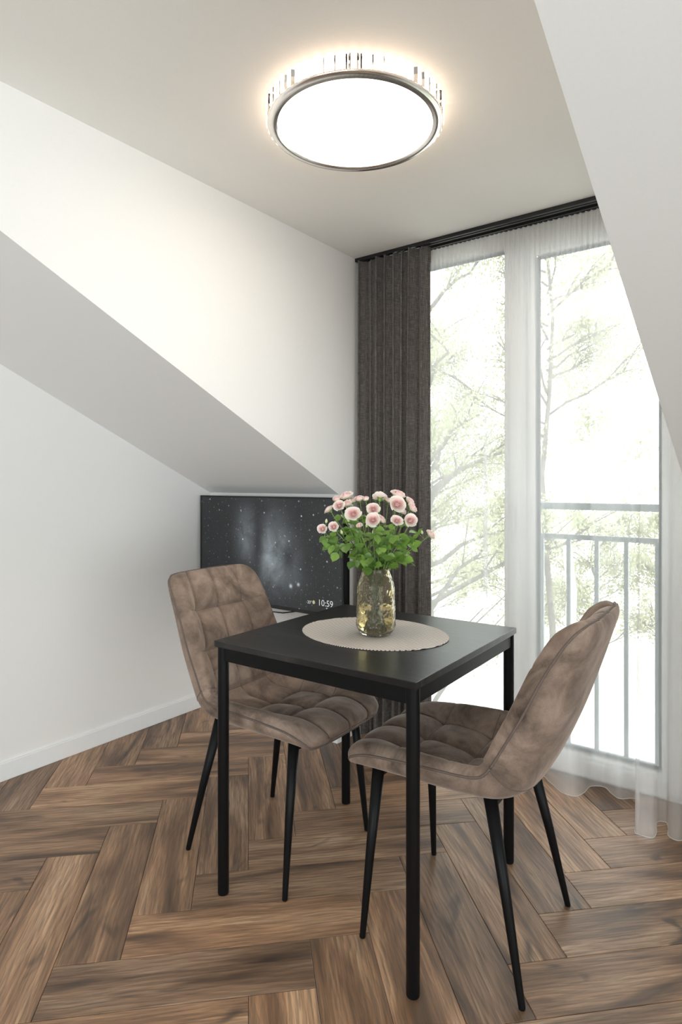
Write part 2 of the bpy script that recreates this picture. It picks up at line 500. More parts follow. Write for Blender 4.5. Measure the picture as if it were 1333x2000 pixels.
# back wall with a wide window put in behind the camera to brighten
BX0, BX1, BZ0, BZ1 = -1.5, 2.3, .4, 2.2
bm = bmesh.new()
o0 = [bm.verts.new((x, YB, z)) for x, z in ((XL, 0), (XE, 0), (XE, ZC), (XL, ZC))]
i0 = [bm.verts.new((x, YB, z)) for x, z in ((BX0, BZ0), (BX1, BZ0), (BX1, BZ1), (BX0, BZ1))]
fs = [bm.faces.new((o0[k], o0[(k + 1) % 4], i0[(k + 1) % 4], i0[k])) for k in range(4)]
ex = bmesh.ops.extrude_face_region(bm, geom=fs)
for g in ex['geom']:
    if isinstance(g, bmesh.types.BMVert): g.co.y -= .1
struct(bm_obj('wall_back', bm, 'wall_paint'))
w2 = struct(thing('added_back_window', None, None, (0, YB - .05, 0)))  # invented window, out of view, admits extra daylight from behind
for (a, b, c_, d) in ((BX0, BX0 + .06, BZ0, BZ1), (BX1 - .06, BX1, BZ0, BZ1), (.37, .43, BZ0 + .06, BZ1 - .06)):
    box('frame', a, b, -.03, .03, c_, d, 'white_pvc', w2)
for (c_, d) in ((BZ0, BZ0 + .06), (BZ1 - .06, BZ1)):
    box('frame', BX0 + .06, BX1 - .06, -.03, .03, c_, d, 'white_pvc', w2)
for a, b in ((BX0 + .06, .37), (.43, BX1 - .06)):
    box('pane', a, b, -.004, .004, BZ0 + .06, BZ1 - .06, 'window_glass', w2)

def baseboard(name, x0, x1, y0, y1):
    o = struct(box(name, x0, x1, y0, y1, 0, .075, 'white_trim', bev=.003))
    return o
baseboard('baseboard_left', XL, XL + .012, YB, YK - .012)
baseboard('baseboard_knee_left', XL, XC, YK - .012, YK)
baseboard('baseboard_knee_right', XR, XE, YK - .012, YK)

# ------------------------------------------------------------------ herringbone floor planks (each one a part of the floor)
PW = .1617; NL = 4; R2 = math.sqrt(2)
p0, q0 = -2.003 * PW, 11.21 * PW
GAP = .0006
def clip(poly, axis, val, keep_less):
    out = []
    for i in range(len(poly)):
        a, b = poly[i], poly[(i + 1) % len(poly)]
        ia = (a[axis] <= val) == keep_less; ib = (b[axis] <= val) == keep_less
        if ia: out.append(a)
        if ia != ib:
            t = (val - a[axis]) / (b[axis] - a[axis])
            out.append((a[0] + t * (b[0] - a[0]), a[1] + t * (b[1] - a[1])))
    return out
def plank_mesh(poly):
    n = len(poly); cx = sum(p[0] for p in poly) / n; cy = sum(p[1] for p in poly) / n
    b = .0012
    v = [(x, y, -.0058) for x, y in poly] + [(x, y, -.0009) for x, y in poly]
    top = []
    for x, y in poly:
        dx, dy = cx - x, cy - y
        sx = b if dx > 0 else -b; sy = b if dy > 0 else -b
        top.append((x + (sx if abs(dx) > b else 0), y + (sy if abs(dy) > b else 0), 0.))
    v += top
    f = [tuple(2 * n + i for i in range(n))]
    for k in (0, n):
        f += [(k + i, k + (i + 1) % n, k + n + (i + 1) % n, k + n + i) for i in range(n)]
    me = bpy.data.meshes.new('plank'); me.from_pydata(v, [], f); me.update()
    me.materials.append(M['walnut_plank'])
    return me
full = [(-NL * PW / 2 + GAP, -PW / 2 + GAP), (NL * PW / 2 - GAP, -PW / 2 + GAP), (NL * PW / 2 - GAP, PW / 2 - GAP), (-NL * PW / 2 + GAP, PW / 2 - GAP)]
full_me = plank_mesh(full)
FX0, FX1, FY0, FY1 = XL + .001, 1.2, -.7, YW + .02
seen = set()
for x in range(-60, 60):
    for y in range(-60, 60):
        k = (x - y) % (2 * NL)
        if k < NL: key = ('h', x - k, y)
        else: key = ('v', x, y - (2 * NL - 1 - k))
        if key in seen: continue
        seen.add(key)
        if key[0] == 'h': pc = (key[1] + NL / 2, key[2] + .5); ang = PI / 4
        else: pc = (key[1] + .5, key[2] + NL / 2); ang = 3 * PI / 4
        P = p0 + pc[0] * PW; Q = q0 + (pc[1] - 1) * PW
        wx, wy = (P - Q) / R2, (P + Q) / R2
        if not (FX0 - .4 < wx < FX1 and FY0 < wy < FY1 + .4): continue
        ca, sa = math.cos(ang), math.sin(ang)
        wp = [(wx + a * ca - b * sa, wy + a * sa + b * ca) for a, b in full]
        inside = all(a >= FX0 and b <= FY1 for a, b in wp)
        if inside: me = full_me
        else:
            wp = clip(clip(wp, 0, FX0, False), 1, FY1, True)
            if len(wp) < 3: continue
            ar = abs(sum(wp[i][0] * wp[(i + 1) % len(wp)][1] - wp[(i + 1) % len(wp)][0] * wp[i][1] for i in range(len(wp)))) / 2
            if ar < 4e-4: continue
            me = plank_mesh([((a - wx) * ca + (b - wy) * sa, -(a - wx) * sa + (b - wy) * ca) for a, b in wp])
        o = bpy.data.objects.new('plank', me); C.objects.link(o); o.parent = floor
        o.location = (wx, wy, 0); o.rotation_euler = (0, 0, ang)

# ------------------------------------------------------------------ balcony window
win = struct(thing('window_1', None, None, (0, YW, 0)))
def wbox(name, x0, x1, y0, y1, z0, z1, mat='white_pvc', parent=win, bev=.003):
    return box(name, x0, x1, y0, y1, z0, z1, mat, parent, bev)
wbox('jamb', XC, -1.665, .012, .075, 0, ZC)
wbox('jamb', -.345, XR, .012, .075, 0, ZC)
wbox('head', -1.665, -.345, .012, .075, 2.25, ZC)
wbox('sill', -1.665, -.345, .012, .075, 0, .045)
wbox('mullion', -1.062, -.99, .014, .075, .045, 2.25)
wbox('gasket', -1.661, -1.066, .030, .034, 2.236, 2.249, 'spacer_bar', bev=0)
wbox('gasket', -1.661, -1.066, .030, .034, .046, .058, 'spacer_bar', bev=0)
wbox('pane', -1.662, -1.065, .036, .046, .047, 2.249, 'window_glass', bev=0)
sash = thing('door_sash', None, None); sash.parent = win
for k in list(sash.keys()): del sash[k]
wbox('stile', -1.052, -.955, -.010, .055, .03, 2.272, parent=sash, bev=.006)
wbox('stile', -.405, -.312, -.010, .055, .03, 2.272, parent=sash, bev=.006)
wbox('top_rail', -.955, -.405, -.010, .055, 2.21, 2.272, parent=sash, bev=.006)
wbox('bottom_rail', -.955, -.405, -.010, .055, .012, .085, parent=sash, bev=.006)
def bead(path4, w):
    return None
for (x0, x1, z0, z1) in ((-.955, -.918, .085, 2.21), (-.43, -.405, .085, 2.21)):
    wbox('glazing_bead', x0, x1, .004, .03, z0, z1, parent=sash, bev=.004)
for (z0, z1) in ((2.192, 2.21), (.085, .103)):
    wbox('glazing_bead', -.918, -.43, .004, .03, z0, z1, parent=sash, bev=.004)
wbox('gasket', -.918, -.903, .026, .030, .103, 2.192, 'spacer_bar', sash, 0)
wbox('gasket', -.443, -.43, .026, .030, .103, 2.192, 'spacer_bar', sash, 0)
wbox('gasket', -.903, -.443, .026, .030, 2.178, 2.192, 'spacer_bar', sash, 0)
wbox('gasket', -.903, -.443, .026, .030, .103, .118, 'spacer_bar', sash, 0)
wbox('pane', -.917, -.431, .032, .042, .104, 2.191, 'window_glass', sash, 0)
bm = bmesh.new()
add_box(bm, -1.008, -.982, -.022, -.008, 1.06, 1.13, .004)
add_box(bm, -1.001, -.989, -.055, -.015, 1.095, 1.112, .003)
add_box(bm, -1.003, -.987, -.062, -.046, .985, 1.115, .005)
bm_obj('handle', bm, 'white_pvc', sash)
wbox('hinge', -.322, -.306, -.026, -.010, .12, .2, 'spacer_bar', sash, .003)

# ------------------------------------------------------------------ outside: railing, ground, trees
rail = thing('balcony_railing', 'grey metal balustrade with vertical bars outside the glazed balcony door', 'railing', (0, 2.85, 0))
RX0, RX1 = -1.0, -.36
box('top_rail', RX0, RX1, -.02, .02, 1.095, 1.127, 'grey_rail', rail, .004)
box('lower_rail', RX0, RX1, -.008, .008, .962, .985, 'grey_rail', rail, .002)
box('bottom_rail', RX0, RX1, -.008, .008, .03, .05, 'grey_rail', rail, .002)
for x in (-.958, -.838, -.718, -.598, -.478):
    box('baluster', x - .009, x + .009, -.009, .009, .05, .963, 'grey_rail', rail, .002)
for x in (RX0, RX1):
    box('post', x - .012, x + .012, -.14, .02, 1.097, 1.125, 'grey_rail', rail, .002)
    box('post', x - .012, x + .012, -.14, .012, .03, .05, 'grey_rail', rail, .002)
    box('post', x - .012, x + .012, -.012, .012, .03, 1.097, 'grey_rail', rail, .002)

GZ = -3.0
gb = box('ground', -60, 40, 4.2, 80, GZ - .3, GZ, 'pale_ground'); struct(gb)
lw = box('lawn', -40, 30, 5.0, 8.6, GZ, GZ + .03, 'lawn')
tag(lw, 'strip of green lawn below the balcony window', 'lawn', kind='stuff')

def make_leafmesh(cloud, size, rng, name):
    v, f = [], []
    for p in cloud:
        d = Vector((rng.gauss(0, 1), rng.gauss(0, 1), rng.gauss(0, 1))).normalized()
        e = d.orthogonal().normalized(); s = size * rng.uniform(.6, 1.3)
        q = Vector(p); b = len(v)
        v += [q - d * s, q + e * s * .5, q + d * s, q - e * s * .5]; f.append((b, b + 1, b + 2, b + 3))
    return v, f

def tree(name, label, x, y, h, spread, seed, nleaf=2500, bark='bark', leaf=.05, cat='tree', group=None, lean=.0, trunk_r=.09, first=.15, nbr=26):
    rng = random.Random(seed)
    t = thing(name, label, cat, (x, y, GZ), 0, group)
    tv, tf = tube_data([(lean * h * (k / 8) ** 1.5 + .06 * math.sin(k * 1.7 + seed), .06 * math.cos(k * 1.3 + seed), h * k / 8) for k in range(9)], [trunk_r * (1 - .1 * k) for k in range(9)], 8)
    mesh_obj('trunk', tv, tf, bark, t, True)
    cloud = []
    for i in range(nbr):
        fr = first + (1 - first) * (i + .5) / nbr
        z0 = h * fr; a = rng.uniform(0, 2 * PI); L = spread * (1.15 - .75 * fr) * rng.uniform(.7, 1.15)
        path = []
        bx = lean * h * fr ** 1.5
        for k in range(6):
            s = k / 5
            path.append((bx + math.cos(a + .5 * s * rng.uniform(-.4, .4)) * L * s, math.sin(a) * L * s, z0 + L * (.75 * s - .25 * s * s) + rng.uniform(-.04, .04)))
        v, f = tube_data(path, [.028 * (1 - .15 * k) * trunk_r / .09 for k in range(6)], 5)
        br = mesh_obj('branch', v, f, bark, t, True)
        for j in range(5):      # twigs
            s = rng.uniform(.3, 1.); k = min(4, int(s * 5)); u = s * 5 - k
            a0 = Vector(path[k]).lerp(Vector(path[k + 1]), u)
            d = Vector((math.cos(a + rng.uniform(-1.1, 1.1)), math.sin(a + rng.uniform(-1.1, 1.1)), rng.uniform(.1, 1.))) * L * .4
            v, f = tube_data([a0, a0 + d * .5 + Vector((0, 0, .04)), a0 + d], [.012, .009, .004], 4)
            n0 = len(br.data.vertices)
            bmx = bmesh.new(); bmx.from_mesh(br.data)
            nv = [bmx.verts.new(q) for q in v]
            for q in f: bmx.faces.new([nv[w] for w in q])
            bmx.to_mesh(br.data); bmx.free()
            for _ in range(max(1, nleaf // (nbr * 5))):
                q = a0 + d * rng.uniform(.1, 1.15)
                cloud.append((q.x + rng.gauss(0, .10), q.y + rng.gauss(0, .10), q.z + rng.gauss(0, .10)))
    v, f = make_leafmesh(cloud, leaf, rng, 'foliage')
    fo = mesh_obj('foliage', v, f, 'tree_leaf', t); fo['kind'] = 'stuff'
    return t

tree('leafy_tree', 'spreading leafy tree close outside the left window pane', -4.0, 7.2, 6.6, 2.3, 3, 22000, leaf=.027, trunk_r=.12, nbr=34)
tree('leafy_tree', 'bushy tree farther off behind the left window pane', -6.6, 10.6, 7.6, 2.6, 5, 22000, leaf=.034, trunk_r=.14, nbr=30)
tree('birch_tree', 'pale-barked birch tree seen through the glazed balcony door', -3.6, 12.2, 8.4, 1.9, 11, 9000, bark='birch_bark', leaf=.034, trunk_r=.12, first=.4)
tree('leafy_tree', 'thin leafy tree whose crown fills the top of the balcony door', -2.75, 8.4, 8.6, 1.7, 17, 14000, leaf=.026, trunk_r=.06, first=.55)
for i, (x, y, h, s) in enumerate(((-8.4, 15, 3.3, 1.7), (-6.0, 15.6, 3.6, 1.8), (-3.9, 15.2, 3.2, 1.7), (-1.9, 15.8, 3.4, 1.8))):
    lab = ['farthest left leafy shrub in the row beyond the window', 'leafy shrub in the row seen low behind the window mullion',
           'leafy shrub in the row behind the balcony railing', 'rightmost leafy shrub in the row beyond the balcony railing'][i]
    tree('shrub', lab, x, y, h, s, 30 + i, 9000, leaf=.042, cat='shrub', group='shrubs beyond the window', trunk_r=.05, first=.05, nbr=22)

# ------------------------------------------------------------------ curtain tracks
def track(y0, y1, label):
    t = thing('curtain_track', label, 'curtain track', (0, 0, 0), 0, 'ceiling curtain tracks')
    x0, x1 = XC + .002, XR - .002
    m = (y0 + y1) / 2
    box('back_plate', x0, x1, y0, y1, ZC - .006, ZC - .0005, 'black_track', t)
    box('lip', x0, x1, y0, m - .004, ZC - .016, ZC - .006, 'black_track', t, .001)
    box('lip', x0, x1, m + .004, y1, ZC - .016, ZC - .006, 'black_track', t, .001)
    return t
track(2.452, 2.487, 'black ceiling track carrying the dark grey curtain, nearer the room')
track(2.514, 2.546, 'black ceiling track carrying the sheer curtain, nearer the window')

# ------------------------------------------------------------------ dark curtain
def dark_curtain():
    t = thing('dark_curtain', 'charcoal linen curtain hanging in pleats at the left of the window', 'curtain', (-1.535, 2.47, 0))
    nu, nz = 300, 40
    X0, X1 = -.196, .192
    z0, z1 = .012, ZC - .020
    V, F = [], []
    nf = 8.5
    for j in range(nz + 1):
        zz = j / nz; z = z0 + (z1 - z0) * zz
        for i in range(nu + 1):
            s = i / nu
            ph = s * nf * 2 * PI + .5 * math.sin(3.1 * s * 2 * PI) + .35 * math.sin(zz * 2.2 + s * 9)
            amp = (.036 + .012 * math.sin(s * 17.3 + 1)) * (1.0 - .35 * zz)
            y = amp * math.sin(ph) + .006 * math.sin(ph * .5 + 2.3)
            x = X0 + (X1 - X0) * s + .010 * (1 - .3 * zz) * math.sin(2 * ph) + .008 * (1 - zz) * math.sin(s * 5 + 1)
            if s > .93:       # last panel turns flat towards the room
                k = (s - .93) / .07
                y = y * (1 - k) + (-.028 + .05 * k) * k
            V.append((min(max(x, X0 - .002), .21), y, z))
    for j in range(nz):
        for i in range(nu):
            a = j * (nu + 1) + i; F.append((a, a + 1, a + nu + 2, a + nu + 1))
    o = mesh_obj('drape', V, F, 'charcoal_linen', t, True)
    md = o.modifiers.new('thick', 'SOLIDIFY'); md.thickness = .0025; md.offset = 0
    # heading tape behind the pleats
    H, Fh = [], []
    for i in range(nu + 1):
        a = V[(nz - 2) * (nu + 1) + i]; b = V[nz * (nu + 1) + i]
        H += [(a[0], a[1] + .004, z1 - .07), (b[0], b[1] + .004, z1)]
    for i in range(nu): Fh.append((2 * i, 2 * i + 2, 2 * i + 3, 2 * i + 1))
    mesh_obj('heading_tape', H, Fh, 'charcoal_linen', t, True)
dark_curtain()

# ------------------------------------------------------------------ sheer curtain
def sheer_curtain():
    t = thing('sheer_curtain', 'white sheer voile curtain covering the balcony window down to the floor', 'curtain', (-.86, 2.53, 0))
    hem = [(-1.40, 2.56, -1.415), (-1.37, 2.545, -1.385), (-1.33, 2.555, -1.35), (-1.29, 2.585, -1.31), (-1.25, 2.57, -1.265), (-1.215, 2.505, -1.225), (-1.17, 2.475, -1.18),
           (-1.125, 2.50, -1.135), (-1.085, 2.53, -1.10), (-1.120, 2.548, -1.105), (-1.088, 2.575, -1.085), (-1.05, 2.59, -1.05), (-1.01, 2.57, -1.01), (-.98, 2.51, -.975), (-.93, 2.48, -.935), (-.885, 2.52, -.895), (-.85, 2.545, -.86),
           (-.82, 2.516, -.83), (-.794, 2.493, -.80), (-.75, 2.454, -.76), (-.715, 2.449, -.72), (-.693, 2.459, -.695), (-.678, 2.505, -.675), (-.674, 2.562, -.66), (-.652, 2.588, -.64), (-.622, 2.595, -.615), (-.591, 2.56, -.585),
           (-.555, 2.537, -.555), (-.511, 2.57, -.52), (-.485, 2.53, -.49), (-.470, 2.43, -.475), (-.461, 2.328, -.46), (-.444, 2.317, -.445), (-.42, 2.317, -.43), (-.403, 2.327, -.415), (-.401, 2.369, -.40), (-.411, 2.438, -.385),
           (-.385, 2.457, -.37), (-.372, 2.42, -.36), (-.365, 2.372, -.345), (-.344, 2.355, -.33), (-.323, 2.367, -.32), (-.312, 2.44, -.31), (-.305, 2.52, -.302)]
    # Catmull-Rom resample
    H = np.array(hem); n = len(H); pts = []
    SUB = 12
    for i in range(n - 1):
        a, b, c, d = H[max(i - 1, 0)], H[i], H[i + 1], H[min(i + 2, n - 1)]
        for k in range(SUB):
            u = k / SUB
            pts.append(.5 * ((2 * b) + (-a + c) * u + (2 * a - 5 * b + 4 * c - d) * u * u + (-a + 3 * b - 3 * c + d) * u ** 3))
    pts.append(H[-1]); P = np.array(pts); m = len(P)
    zt = ZC - .020; zb = .012; nz = 44
    V, F = [], []
    rows = []
    for j in range(nz + 1):
        k = j / nz; z = zb + (zt - zb) * k
        g = k ** 1.25            # 0 hem .. 1 heading
        row = []
        for i in range(m):
            hx, hy, tx = P[i]
            pf = max(0., (k - .78) / .22); pf = pf * pf * (3 - 2 * pf)
            pleat = .009 * math.sin(tx * 2 * PI / .021) * pf
            ty = 2.530 + pleat
            mid = .012 * math.sin(tx * 55 + 1.3 * math.sin(tx * 17)) * math.sin(PI * min(1, k * 1.02)) ** .8
            x = hx * (1 - g) + tx * g
            y = hy * (1 - g) + ty * g + mid * (1 - g * .5)
            row.append((x + .86, y - 2.53, z))
        rows.append(row)
    for r in rows: V += r
    for j in range(nz):
        for i in range(m - 1):
            a = j * m + i; F.append((a, a + 1, a + m + 1, a + m))
    mesh_obj('voile', V, F, 'sheer_voile', t, True)
    # pencil-pleat heading tape
    V, F = [], []
    for i in range(m):
        tx = P[i][2]
        for k in range(4):
            V.append((rows[-1][i][0], .006 + rows[-1][i][1] * (.6 + .13 * k), zt - .062 + .0207 * k))
    for i in range(m - 1):
        for k in range(3): F.append((4 * i + k, 4 * i + 4 + k, 4 * i + 5 + k, 4 * i + 1 + k))
    mesh_obj('heading_tape', V, F, 'sheer_tape', t, True)
    tube('weighted_hem', [Vector(p) for p in rows[0]], .0017, 'sheer_hem', t, 6)
sheer_curtain()

# ------------------------------------------------------------------ ceiling lamp
def ceiling_lamp():
    L = thing('ceiling_lamp', 'round flush ceiling lamp with crystal rim and bright white diffuser', 'ceiling lamp', (-1.046, 1.480, 0))
    L.scale = (1.035, 1.035, 1)
    zb = 2.252
    lathe('base', [(0, ZC - .0005), (.19, ZC - .0005), (.19, zb + .028), (0, zb + .028)], 'white_trim', L, 64)
    lathe('light_band', [(.218, zb + .042), (.222, zb + .040), (.222, zb + .006), (.218, zb + .006)], 'lamp_band', L, 64)
    lathe('diffuser', [(0, zb - .003), (.08, zb - .0028), (.16, zb - .002), (.210, zb - .001), (.217, zb + .001), (.217, zb + .03), (0, zb + .03)], 'lamp_diffuser', L, 96)
    lathe('chrome_ring', [(.2175, zb - .004), (.242, zb - .004), (.2445, zb - .001), (.2445, zb + .003), (.2175, zb + .003), (.2175, zb - .004)], 'chrome', L, 128)
    N = 52
    w = 2 * PI * .236 / N * .46
    ang = [(-w, .0), (-w * .45, .009), (w * .45, .009), (w, .0), (w * .6, -.006), (-w * .6, -.006)]
    v = [(y, x, 0.) for x, y in ang] + [(y, x, .038) for x, y in ang]
    n = len(ang)
    f = [tuple(range(n)), tuple(range(2 * n - 1, n - 1, -1))] + [(i, (i + 1) % n, n + (i + 1) % n, n + i) for i in range(n)]
    bm = bmesh.new(); bv = [bm.verts.new(q) for q in v]
    for q in f: bm.faces.new([bv[i] for i in q])
    bmesh.ops.recalc_face_normals(bm, faces=bm.faces)
    me = bpy.data.meshes.new('crystal'); bm.to_mesh(me); bm.free(); me.materials.append(M['crystal_glass'])
    for k in range(N):
        a = 2 * PI * k / N
        o = bpy.data.objects.new('crystal', me); C.objects.link(o); o.parent = L
        o.location = (.2405 * math.cos(a), .2405 * math.sin(a), zb + .004); o.rotation_euler = (0, 0, a)
ceiling_lamp()

# ------------------------------------------------------------------ television
def television():
    X0, X1, Z0, Z1, Y = -2.578, -1.632, .609, 1.149, 2.22
    cx, cz = (X0 + X1) / 2, (Z0 + Z1) / 2
    t = thing('television', 'flat black television showing a starry nebula and clock, against the low wall', 'television', (cx, Y, cz))
    hw, hh = (X1 - X0) / 2, (Z1 - Z0) / 2
    box('body', -hw, hw, .002, .022, -hh, hh, 'tv_plastic', t, .002)
    box('rear_housing', -hw + .004, hw - .004, .022, .058, -hh + .004, hh - .12, 'tv_plastic', t, .006)
    for n_, (a, b, c_, d) in dict(a=(-hw, hw, hh - .008, hh), b=(-hw, hw, -hh, -hh + .016), c=(-hw, -hw + .008, -hh + .016, hh - .008), d=(hw - .008, hw, -hh + .016, hh - .008)).items():
        box('bezel', a, b, -.003, .002, c_, d, 'tv_plastic', t, .001)
    scr = mesh_obj('screen', [(-hw + .008, -.0005, -hh + .016), (hw - .008, -.0005, -hh + .016), (hw - .008, -.0005, hh - .008), (-hw + .008, -.0005, hh - .008)], [(0, 1, 2, 3)], 'tv_screen', t)
    box('wall_bracket', -.2, .2, .058, YK - Y - .001, -.15, .15, 'tv_plastic', t, .003)
    def text(s, size, x, z, mat, name):
        cu = bpy.data.curves.new(name, 'FONT'); cu.body = s; cu.size = size; cu.align_x = 'LEFT'
        to = bpy.data.objects.new(name, cu); C.objects.link(to)
        dg = bpy.context.evaluated_depsgraph_get()
        me = bpy.data.meshes.new_from_object(to.evaluated_get(dg)); bpy.data.objects.remove(to)
        me.materials.clear()
        return obj_from(name, me, mat, scr, False, (x, -.0012, z), (PI / 2, 0, 0))
    text('10:59', .040, -1.776 - cx, .656 - cz, 'clock_white', 'clock_digits')
    text('20°', .020, -1.838 - cx, .658 - cz, 'clock_white', 'temperature_digits')
    v = [(0, 0, 0)] + [(.0075 * math.cos(a), 0, .0085 * math.sin(a)) for a in [2 * PI * k / 20 for k in range(20)]]
    mesh_obj('weather_dot', v, [(0, 1 + k, 1 + (k + 1) % 20) for k in range(20)], 'weather_yellow', scr, False, (-1.800 - cx, -.0012, .667 - cz))
    tube('power_cable', [(.0, .045, -.1), (-.02, .05, -hh - .0), (-.05, .045, -hh - .022), (-.02, .04, -hh - .030), (.08, .04, -hh - .026), (.16, .05, -hh - .01), (.19, .05, -hh + .03)], .003, 'tv_plastic', t, 8)
television()

# ------------------------------------------------------------------ table
TX, TY, TRZ = -1.0645, 1.596, .022
def dining_table():
    t = thing('dining_table', 'small square black table with round metal legs between the two chairs', 'table', (TX, TY, 0), TRZ)
    h = .337
    bm = bmesh.new(); add_box(bm, -h, h, -h, h, .732, .75, .0015)
    bm_obj('tabletop', bm, 'black_ash', t)
    a = .318
    for s in (-1, 1):
        box('apron', -a + .012, a - .012, s * (a + .004) - .007, s * (a + .004) + .007, .692, .7315, 'black_metal', t, .002)
        box('apron', s * (a + .004) - .007, s * (a + .004) + .007, -a + .012, a - .012, .692, .7315, 'black_metal', t, .002)
    for sx in (-1, 1):
        for sy in (-1, 1):
            lg = lathe('leg', [(0, .0), (.012, .0), (.0155, .002), (.0165, .006), (.0165, .7315), (0, .7315)], 'black_metal', t, 24, True, (sx * a, sy * a, 0))
            md = lg.modifiers.new('edges', 'EDGE_SPLIT'); md.split_angle = .6
    return t
dining_table()

def placemat():
    t = thing('placemat', 'oval beige woven placemat under the vase on the black table', 'placemat', (-1.066, 1.610, .7505), .0)
    ax, ay, n = .238, .194, 96
    V = [(0, 0, .0022)]; F = []
    for k in range(n):
        a = 2 * PI * k / n
        V += [(ax * .985 * math.cos(a), ay * .985 * math.sin(a), .0022), (ax * math.cos(a), ay * math.sin(a), .0014), (ax * math.cos(a), ay * math.sin(a), 0.)]
    for k in range(n):
        k2 = (k + 1) % n
        F.append((0, 1 + 3 * k, 1 + 3 * k2))
        for i in range(2): F.append((1 + 3 * k + i, 2 + 3 * k + i, 2 + 3 * k2 + i, 1 + 3 * k2 + i))
    mesh_obj('mat', V, F, 'woven_placemat', t)
    tube('edge_binding', [(ax * math.cos(2 * PI * k / n), ay * math.sin(2 * PI * k / n), .0012) for k in range(n)], .0012, 'woven_placemat', t, 6, True)
placemat()

# ------------------------------------------------------------------ chairs
ST = [  # edge (x,z), inner centre (x,z), outer centre (x,z), half width
    ((.276, .442), (.292, .443), (.284, .430), .183),
    ((.264, .463), (.282, .469), (.258, .422), .205),
    ((.205, .486), (.210, .486), (.200, .418), .217),
    ((.100, .497), (.105, .474), (.100, .418), .223),
    ((.000, .503), (.005, .464), (.000, .418), .226),
    ((-.075, .506), (-.080, .460), (-.085, .420), .226),
    ((-.115, .514), (-.140, .470), (-.155, .430), .224),
    ((-.140, .540), (-.175, .510), (-.208, .462), .222),
    ((-.167, .588), (-.203, .570), (-.250, .535), .220),
    ((-.211, .668), (-.238, .660), (-.293, .635), .217),
    ((-.258, .765), (-.280, .762), (-.332, .745), .211),
    ((-.298, .835), (-.314, .838), (-.358, .828), .206),
    ((-.325, .872), (-.336, .880), (-.371, .874), .196),
    ((-.343, .889), (-.348, .897), (-.366, .895), .176),
]
